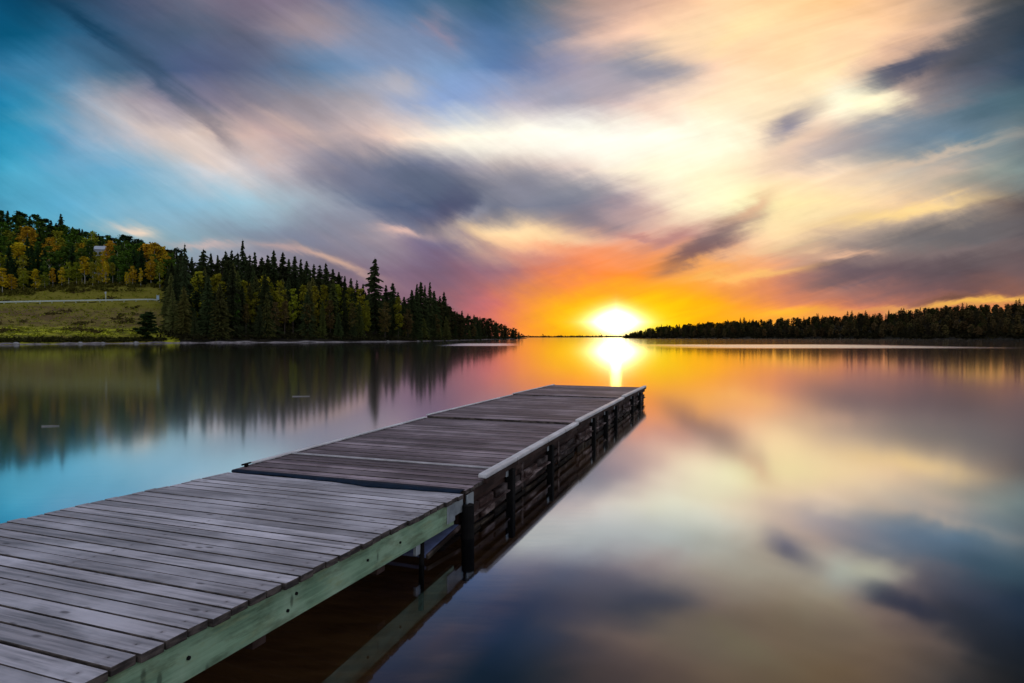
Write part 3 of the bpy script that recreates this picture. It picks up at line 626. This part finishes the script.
def tree_label(T):
    look, row = T['look'], T['row']
    if T['area'] == 'hill':
        noun = 'dark green spruce' if look == 'dark' else {'gold': 'golden aspen', 'orange': 'orange aspen', 'olive': 'olive aspen', 'green': 'green leafy tree', 'deep': 'deep green tree'}[look]
        where = {'front': 'at the meadow edge', 'slope': 'up the hill', 'skyline': 'on the hill skyline'}[row]
    elif T['area'] == 'point':
        if look == 'lone': return 'tall lone open spruce standing highest above the right half of the point', 'lone'
        noun = {'dark': 'dark spruce', 'mossy': 'mossy spruce', 'brown': 'brownish leafy tree', 'yellow-green': 'yellow-green leafy tree', 'olive': 'olive leafy tree', 'green': 'green leafy tree', 'deep': 'dark leafy tree'}[look]
        where = {'front': 'near the waterline', 'slope': 'within the stand', 'skyline': 'on the skyline'}[row]
    else:
        noun = 'black spruce' if look == 'dark' else 'brownish leafy tree'
        where = {'water': 'low on the far hill', 'slope': 'up the far hill', 'skyline': 'topping the far hill'}[row]
    return f'{noun} {where} {segname(T)}', noun
groups = {}
for T in TREES:
    if T['seen']: groups.setdefault(tree_label(T), []).append(T)
for (lab, noun), lst in groups.items():
    lst.sort(key=lambda q: q['p'])
    for i, T in enumerate(lst):
        T['label'] = lab if len(lst) == 1 else f'{lab}, ' + ('leftmost' if i == 0 else 'rightmost' if i == len(lst) - 1 else ORD[min(i, 29)] + ' from left')
GROUP = {'hill': 'trees of the wood on the left hill', 'point': 'trees of the stand on the wooded point', 'far': 'trees covering the far hill on the right'}
hiddenV = {'leaf': [], 'needle': []}; hiddenF = {'leaf': [], 'needle': []}; hn = {'leaf': 0, 'needle': 0}
for T in TREES:
    k = T['kind']; s = T['h'] / HT[k]; sw = s ** .75 * T['wide']; rz = random.uniform(0, 6.28)
    loc = at(T['p'], T['Y'], T['z'] - .1)
    if not T['seen']:
        # trees lost behind the others only fill the wood's inside
        key = 'leaf' if 'aspen' in k or 'leafy' in k else 'needle'
        if T['area'] in ('far', 'beyond') or T['vis'] > 0:
            v, f = RAW[k][T['var']]; c, sn = math.cos(rz), math.sin(rz)
            q = np.stack([(v[:, 0]*c - v[:, 1]*sn)*sw, (v[:, 0]*sn + v[:, 1]*c)*sw, v[:, 2]*s], 1) + np.array(loc)
            hiddenV[key].append(q); hiddenF[key] += [tuple(i + hn[key] for i in ff) for ff in f]; hn[key] += len(q)
        continue
    nm = 'spruce_tree' if 'spruce' in k else ('aspen_tree' if T['area'] == 'hill' and T['look'] not in ('green', 'deep') else 'leafy_tree')
    if T['area'] == 'far':
        o = bpy.data.objects.new(nm, DATA[k][T['var']]); COL.objects.link(o); o.color = (*T['colour'], 1)
    else:
        o = bpy.data.objects.new(nm, None); COL.objects.link(o); o.empty_display_size = 1
        tk = TRUNK['spruce' if 'spruce' in k else 'aspen' if T['area'] == 'hill' else 'leafy']
        link(bpy.data.objects.new('trunk', random.choice(tk)), o)
        cr = link(bpy.data.objects.new('crown', DATA[k][T['var']]), o); cr.color = (*T['colour'], 1)
    o.location = loc; o.rotation_euler = (0, 0, rz); o.scale = (sw, sw, s)
    if len(T['label'].replace('-', ' ').split()) > 16: print('LONG', T['label'])
    tag(o, T['label'], 'tree', GROUP[T['area']])
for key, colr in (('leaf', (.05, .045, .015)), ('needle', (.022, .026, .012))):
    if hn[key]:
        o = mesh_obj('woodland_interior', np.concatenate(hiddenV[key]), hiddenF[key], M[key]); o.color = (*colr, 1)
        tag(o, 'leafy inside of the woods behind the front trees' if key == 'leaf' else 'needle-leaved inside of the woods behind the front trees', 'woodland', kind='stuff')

# undergrowth at the foot of the woods, reeds and tussocks along the bank
def scatter(name, label, cat, pts, material, colr, size, nleaf, spread, seed):
    rng = np.random.default_rng(seed); C = []
    for x, y, z, s in pts:
        n = max(3, int(nleaf * rng.uniform(.6, 1.4)))
        d = rng.normal(size=(n, 3)) * np.array([spread, spread, spread * .6]) * s; d[:, 2] = np.abs(d[:, 2])
        C.append(np.array([x, y, z]) + d)
    v, f = leaf_quads(np.concatenate(C), size, rng, .9)
    o = mesh_obj(name, v, f, material); o.color = (*colr, 1)
    return tag(o, label, cat, kind='stuff')
pts = []
for i in range(420):
    p = random.uniform(162, 518); t = abs(random.gauss(0, 7)) + 1.6
    x, y, z = at(p, Y0(p) + t, left_z(p, t)); pts.append((x, y, z, random.uniform(.6, 1.3) * (1 if p < 440 else 1.5)))
scatter('undergrowth', 'dark tangled undergrowth along the foot of the wooded point', 'undergrowth', pts, M['leaf'], (.030, .026, .012), .3, 26, 1.1, 3)
pts = []
for i in range(230):
    p = random.uniform(-20, 176); t = wood_t(p) + random.uniform(-3, 9)
    x, y, z = at(p, Y0(p) + t, left_z(p, t)); pts.append((x, y, z, random.uniform(.5, 1.2)))
scatter('hedge_undergrowth', 'low dark brush along the upper edge of the meadow', 'undergrowth', pts, M['leaf'], (.085, .072, .014), .28, 22, 1.0, 4)
pts = []
for i in range(520):
    p = random.uniform(-25, 165); t = random.uniform(1.0, 3.2)
    x, y, z = at(p, Y0(p) + t, left_z(p, t)); pts.append((x, y, z, random.uniform(.4, 1.)))
scatter('bank_grass', 'dark grass tussocks overhanging the low lake bank', 'grass', pts, M['leaf'], (.045, .040, .012), .2, 14, .55, 5)
pts = []
for i in range(1500):
    p = random.uniform(-25, 172); t = random.uniform(3.5, itp(p, WOOD_T) - 2)
    if itp(p, ROAD_T) - 2.2 < t < itp(p, ROAD_T) + 8: continue
    x, y, z = at(p, Y0(p) + t, left_z(p, t)); pts.append((x, y, z, random.uniform(.4, 1.)))
scatter('meadow_grass', 'tufts of yellowing grass over the meadow slope', 'grass', pts, M['leaf'], (.19, .185, .016), .16, 6, .6, 6)
pts = []
for i in range(900):
    p = random.uniform(624, 1040); t = random.uniform(1, 40) if i % 2 else random.uniform(1, 118)
    x, y, z = at(p, RY0(p) + t, right_z(p, t)); pts.append((x, y, z, random.uniform(.7, 1.3)))
scatter('hill_brush', 'dark brush between the trees of the far right hill', 'undergrowth', pts, M['leaf'], (.020, .016, .008), 1.1, 12, 2.4, 12)
pts = []
for k in range(26):
    p0 = random.uniform(-10, 150); t0 = random.choice((random.uniform(17, 29), random.uniform(40, 58), random.uniform(10, 16)))
    for i in range(random.randint(4, 14)):
        p = p0 + random.uniform(-9, 9); t = t0 + random.gauss(0, .6)
        if itp(p, ROAD_T) - 2.5 < t < itp(p, ROAD_T) + 8: continue
        x, y, z = at(p, Y0(p) + t, left_z(p, t)); pts.append((x, y, z, random.uniform(.4, 1.)))
scatter('meadow_brush', 'low dark brush in broken lines across the meadow', 'brush', pts, M['leaf'], (.085, .062, .022), .2, 16, .5, 15)
# thin wooded strip on the far side of the lake
pts = []
for i in range(700):
    p = random.uniform(500, 660); Y = random.uniform(2550, 2750); pts.append((*at(p, Y, .3), random.choice((.5, .8, 1.0, 1.3, 2.0 if math.sin(p * .35) > .2 else 1.)) * random.uniform(.8, 1.2)))
scatter('far_treeline', 'thin dark wooded strip on the far side of the lake', 'treeline', pts, M['needle'], (.02, .018, .012), 2.2, 10, 3.2, 8)
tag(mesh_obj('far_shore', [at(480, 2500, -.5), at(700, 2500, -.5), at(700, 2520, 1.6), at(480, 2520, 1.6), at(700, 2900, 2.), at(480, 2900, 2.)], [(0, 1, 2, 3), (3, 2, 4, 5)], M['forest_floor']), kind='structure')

# the shore bush at the left end of the point
rng = np.random.default_rng(99)
p, t = 148, 2.6; x, y, z = at(p, Y0(p) + t, left_z(p, t))
b = empty('shore_bush', (x, y, z)); tag(b, 'rounded dark green bush on the shore left of the wooded point', 'bush')
v, f = broad_crown(77, 2.4, .05, 44, 30, .5); v = v * np.array([1.1, 1.1, 7.4 / 16]); cr = mesh_obj('crown', v, f, M['leaf'], b); cr.color = (.035, .055, .018, 1)
link(bpy.data.objects.new('trunk', trunk_mesh('trunk', 6, .1, M['dark_bark'], 4, 5)), b)

# ------------------------------------------------------------------ roadside things
gr = empty('guardrail', at(80, Y0(80) + itp(80, ROAD_T), roadz(80, 0))); tag(gr, 'long pale guardrail along the road below the hill wood', 'guardrail')
gv_, gf = [], []
cols = list(range(-260, 161, 4)); prof = [(0, .34), (-.06, .42), (-.01, .54), (-.06, .66), (0, .76)]
for p in cols:
    bx, by, bz = at(p, Y0(p) + itp(p, ROAD_T) + .3, roadz(p, .3))
    for dy_, dz_ in prof: gv_.append(Vector((bx, by + dy_, bz + dz_)) - gr.location)
for i in range(len(cols) - 1):
    for j in range(4): gf.append((i*5+j, (i+1)*5+j, (i+1)*5+j+1, i*5+j+1))
go = mesh_obj('beam', gv_, gf, M['guard'], gr)
sm = go.modifiers.new('thickness', 'SOLIDIFY'); sm.thickness = .02
for p in range(-20, 160, 12):
    bx, by, bz = at(p, Y0(p) + itp(p, ROAD_T) + .42, roadz(p, .42)); q = Vector((bx, by, bz)) - gr.location
    MB().box(q.x - .07, q.x + .07, q.y, q.y + .12, q.z - .3, q.z + .74).build('post', M['guard'], gr)
def roadside(name, p, t, label, cat):
    o = empty(name, at(p, Y0(p) + itp(p, ROAD_T) + t, roadz(p, t) - .03)); return tag(o, label, cat)
o = roadside('road_sign', 158, .9, 'pale blue roadside sign at the right end of the guardrail', 'sign')
MB().box(-.42, .42, -.03, .03, .7, 2.1, .012).build('panel', M['sign'], o)
for s_ in (-.4, .4): MB().tube((s_, .06, -.2), (s_, .06, 2.4), .04).build('post', M['guard'], o)
o = roadside('marker_post', 106, 7.6, 'thin pale post standing in the grass above the guardrail', 'post')
MB().tube((0, 0, -.2), (0, 0, 3.4), .11, .09).build('pole', M['guard'], o); MB().box(-.3, .3, -.15, -.11, 2.7, 3.3, .01).build('plate', M['housewall'], o)
p, t = 101, wood_t(101) + 34; hx, hy, hz = at(p, Y0(p) + t, left_z(p, t))
h = empty('pale_house', (hx, hy, hz), R(14)); tag(h, 'small pale house half hidden among the trees on the hill', 'house')
zr = max(3.0, EYE + (HY - 250) / F * hy - hz)
MB().box(-1.7, 1.7, -1.9, 1.9, -1, zr).build('wall', M['housewall'], h)
rf = MB(); vs = [(-2.0, -2.3, zr - .1), (2.0, -2.3, zr - .1), (2.0, 0, zr + 1.5), (-2.0, 0, zr + 1.5), (2.0, 2.3, zr - .1), (-2.0, 2.3, zr - .1)]
bv = [rf.bm.verts.new(q) for q in vs]
for q in ((0, 1, 2, 3), (3, 2, 4, 5), (0, 3, 5), (1, 4, 2), (0, 5, 4, 1)): rf.bm.faces.new([bv[i] for i in q])
ro = rf.build('roof', M['housewall'], h)
MB().box(.9, 1.5, .3, .9, zr + .6, zr + 2.0).build('chimney', M['houseroof'], ro)
for x_ in (-.85, .85):
    w = MB().box(x_ - .45, x_ + .45, -1.94, -1.88, zr - 2., zr - .9).build('window', M['housewall'], h)
    MB().box(x_ - .38, x_ + .38, -1.96, -1.935, zr - 1.93, zr - .97).build('pane', M['glass'], w)
# shore boulders and drifting wood
for i, (p, t, s_, lab) in enumerate([(16, -.2, .6, 'pale upright boulder at the waterline near the left picture edge'), (80, -.2, .55, 'low grey boulder at the waterline below the meadow'), (103, .1, .45, 'small dark boulder on the shingle below the roadside post'), (136, -.2, .6, 'pale boulder at the waterline left of the shore bush'), (388, -.3, .5, 'pale boulder at the foot of the point below the lone spruce'), (418, -.3, .45, 'pale boulder at the waterline below the tight spruce clump')]):
    bm = bmesh.new(); bmesh.ops.create_icosphere(bm, subdivisions=2, radius=1)
    rr = random.Random(i)
    for v_ in bm.verts: v_.co *= rr.uniform(.8, 1.15); v_.co.z *= .8
    me = bpy.data.meshes.new('boulder'); bm.to_mesh(me); bm.free(); me.materials.append(M['stone'])
    o = bpy.data.objects.new('boulder', me); COL.objects.link(o); o.location = at(p, Y0(p) + t, .1); o.scale = (s_ * 1.2, s_, s_)
    tag(o, lab, 'boulder', 'boulders along the shore')
for p, y_, l, lab in [(50, 426.5, .15, 'pale piece of driftwood floating left of the dock near the picture edge'), (301, 396.5, .24, 'pale piece of driftwood floating off the wooded point')]:
    Y = F * EYE / (y_ - HY); x, yy_, _ = at(p, Y, 0)
    mb = MB().tube((-l, 0, .0), (l, 0, .0), .010, .005, 8)
    o = mb.build('driftwood', M['drift'], None, True); o.location = (x, yy_, .01); o.rotation_euler = (0, 0, R(10)); tag(o, lab, 'driftwood', 'driftwood on the lake')

# ------------------------------------------------------------------ the dock
DK = .40; AX = math.atan(.351)                     # deck height, bearing of the dock
ORG = Vector((-.40, 5.23, 0)); WID = 2.5
def local_empty(name, s, rz_extra=0.):
    o = empty(name, ORG + Vector((math.sin(AX), math.cos(AX), 0)) * s, R(90) - AX); return o
def boards(x0, x1, pitch, gap, w, z, th, seed, endjit=.008, over=0.):
    rr = random.Random(seed); mb = MB(); n = max(1, round((x1 - x0) / pitch)); pt = (x1 - x0) / n
    for i in range(n):
        a = x0 + i * pt + gap / 2; b_ = x0 + (i + 1) * pt - gap / 2; dz = rr.uniform(-.003, .002)
        mb.box(a, b_, -over + rr.uniform(-endjit, endjit), w + rr.uniform(-endjit, endjit), z - th + dz, z + dz, .004, Matrix.Rotation(rr.uniform(-.0012, .0012), 3, 'Z') @ Matrix.Rotation(rr.uniform(-.012, .012), 3, 'Y'))
    return mb
def dock_section(s0, L, label, posts, rails, seed, first=False):
    rr = random.Random(seed)
    o = local_empty('dock_section', s0); tag(o, label, 'dock', 'floating dock sections in a row')
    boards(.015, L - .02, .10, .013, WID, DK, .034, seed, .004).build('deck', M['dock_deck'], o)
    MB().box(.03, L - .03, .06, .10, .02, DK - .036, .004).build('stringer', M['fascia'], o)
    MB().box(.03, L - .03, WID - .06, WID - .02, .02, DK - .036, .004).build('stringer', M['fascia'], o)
    # floats under the deck
    for k in range(3):
        a = .15 + k * (L - .3) / 3
        MB().box(a, a + (L - .3) / 3 - .12, .28, WID - .28, -.22, DK - .12, .05).build('float', M['float'], o)
    MB().box(-.002, .038, .06, WID - .02, .03, DK - .036, .004).build('end_board', M['fascia'], o)
    MB().box(L - .04, L - .004, .06, WID - .02, .03, DK - .036, .004).build('end_board', M['fascia'], o)
    # right side: top fascia, two worn slats with thin pale ledges, dark posts
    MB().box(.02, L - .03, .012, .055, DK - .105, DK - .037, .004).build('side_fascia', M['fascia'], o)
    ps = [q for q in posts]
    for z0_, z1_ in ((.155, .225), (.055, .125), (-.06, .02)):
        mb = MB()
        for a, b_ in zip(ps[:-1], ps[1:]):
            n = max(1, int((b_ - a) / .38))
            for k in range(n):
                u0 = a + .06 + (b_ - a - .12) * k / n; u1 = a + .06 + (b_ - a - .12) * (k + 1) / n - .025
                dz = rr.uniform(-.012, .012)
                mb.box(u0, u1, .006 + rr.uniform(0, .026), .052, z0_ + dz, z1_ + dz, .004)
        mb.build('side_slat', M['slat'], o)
    mb = MB()
    for a, b_ in zip(ps[:-1], ps[1:]): mb.box(a + .055, b_ - .055, -.012, .05, .136, .150, .003)
    mb.build('side_ledge', M['slat'], o)
    for q in ps[1:-1]:
        MB().box(q - .045, q + .045, -.035, .05, -.35, DK - .05, .012).build('side_post', M['black_post'], o)
        MB().box(q - .13, q - .07, .004, .014, DK - .11, DK - .045, .002).build('side_cleat', M['steel'], o)
        MB().box(q + .36, q + .42, .002, .016, .03, DK - .06, .003).build('side_batten', M['slat'], o)
    for k, (a, b_) in enumerate(rails):
        dz = rr.uniform(-.004, .006)
        MB().box(a + .006, b_ - .006, -.03, .055, DK + .006 + dz, DK + .052 + dz, .014, Matrix.Rotation(rr.uniform(-.004, .004), 3, 'Z')).build('edge_rail', M['rail'], o)
        MB().box(a + .01, b_ - .01, -.026, .010, DK - .035, DK + .006 + dz, .004).build('rail_block', M['fascia'], o)
    MB().box(.3 if first else .02, L - .03, WID - .03, WID + .02, DK + .004, DK + .022, .005).build('edge_trim', M['rail'], o)
    return o
L1, L2, L3 = 4.16, 4.2, 3.45
d1 = dock_section(0, L1, 'nearest floating dock section with the dark rubber flap where the ramp lands', [-.02, 1.18, 2.68, 4.14], [(.42, 1.3), (1.3, 2.5), (2.5, 3.35), (3.35, 4.1)], 3, True)
d2 = dock_section(L1, L2, 'middle floating dock section between the flap end and the far end', [.02, 1.1, 2.2, 3.2, 4.18], [(.02, 1.75), (1.75, 4.12)], 4)
d3 = dock_section(L1 + L2, L3, 'farthest floating dock section under the sun reflection', [.02, 1.15, 2.3, 3.43], [(.02, 1.9), (1.9, 3.42)], 5)
d2.location.z = .030; d2.rotation_euler.y = R(.55); d3.location.z = .012; d3.rotation_euler.y = R(.7); d3.rotation_euler.z += R(-.25)
# landing strip, navy flap, corner brackets and cleat of the first section
MB().box(.86, .905, .03, WID - .01, DK + .004, DK + .016, .004).build('landing_strip', M['pale_strip'], d1)
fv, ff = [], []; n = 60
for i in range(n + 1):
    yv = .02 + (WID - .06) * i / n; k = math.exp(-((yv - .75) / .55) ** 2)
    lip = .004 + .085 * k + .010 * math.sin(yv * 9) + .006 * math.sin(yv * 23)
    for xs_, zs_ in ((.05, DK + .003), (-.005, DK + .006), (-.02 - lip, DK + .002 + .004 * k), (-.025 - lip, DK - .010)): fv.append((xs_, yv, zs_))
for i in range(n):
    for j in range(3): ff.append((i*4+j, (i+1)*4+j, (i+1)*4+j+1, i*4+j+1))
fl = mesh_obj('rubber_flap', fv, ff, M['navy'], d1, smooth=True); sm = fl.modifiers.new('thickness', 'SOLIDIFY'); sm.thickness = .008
MB().box(-.62, -.004, .05, .75, .055, .085, .006, Matrix.Rotation(R(-5), 3, 'Y')).build('landing_shelf', M['float'], d1)
MB().box(-.62, -.004, .028, .048, .05, .088, .004, Matrix.Rotation(R(-5), 3, 'Y')).build('shelf_edge', M['slat'], d1)
MB().box(.03, .17, -.012, .004, DK - .16, DK - .045, .003).build('corner_bracket', M['steel'], d1)
MB().tube((0.02, -.02, -.35), (0.02, -.02, DK - .12), .055, n=14).build('corner_post', M['black_post'], d1)
cl = MB().box(.15, .19, WID - .055, WID - .03, DK, DK + .022, .004).build('mooring_cleat', M['black_post'], d1)
MB().tube((.11, WID - .043, DK + .03), (.23, WID - .043, DK + .03), .009).build('horn', M['black_post'], cl)

# ------------------------------------------------------------------ the ramp down from the shore
RA = math.atan(.361); SL = math.atan(.034); RL = 8.0
rp_ = empty('gangway_ramp', ORG + Vector((-.02 * math.sin(AX), -.02 * math.cos(AX), DK - .014)), R(90) - RA)
rp_.rotation_euler = (0, SL, R(90) - RA)
tag(rp_, 'weathered grey plank ramp with pale green side beam leading onto the dock', 'ramp')
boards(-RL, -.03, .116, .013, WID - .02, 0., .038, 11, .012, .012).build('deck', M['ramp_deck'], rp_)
mb = MB(); mb.box(-RL, -.16, .012, .050, -.225, -.040, .004); mb.build('side_beam', M['green'], rp_)
MB().box(-RL, -.16, WID - .08, WID - .042, -.225, -.040, .004).build('side_beam', M['green'], rp_)
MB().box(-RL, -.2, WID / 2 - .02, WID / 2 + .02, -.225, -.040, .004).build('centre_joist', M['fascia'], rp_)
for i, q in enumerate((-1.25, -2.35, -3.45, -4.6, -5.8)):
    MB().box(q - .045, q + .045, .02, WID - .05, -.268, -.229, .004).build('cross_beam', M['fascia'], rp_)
MB().box(-.30, -.155, .004, .011, -.19, -.045, .002).build('hinge_plate', M['steel'], rp_)
MB().box(-.155, .02, .014, .05, -.16, -.045, .003).build('hinge_arm', M['steel'], rp_)
for q in (-.75, -3.6): 
    hb = MB().box(q - .03, q + .03, .018, .045, -.30, -.228, .003).build('hanger', M['steel'], rp_)
MB().tube((-.62, .06, -.23), (-.62, .06, -.75), .02).build('prop_pipe', M['black_post'], rp_)
for q in (-2.0, -3.1, -1.3, -2.65, -.9, -3.5):
    for zz in ((-.10, -.165) if q in (-2.0, -3.1) else (-.13,)):
        MB().tube((q + zz, .004, zz), (q + zz, .013, zz), .009, n=8).build('bolt', M['black_post'], rp_)
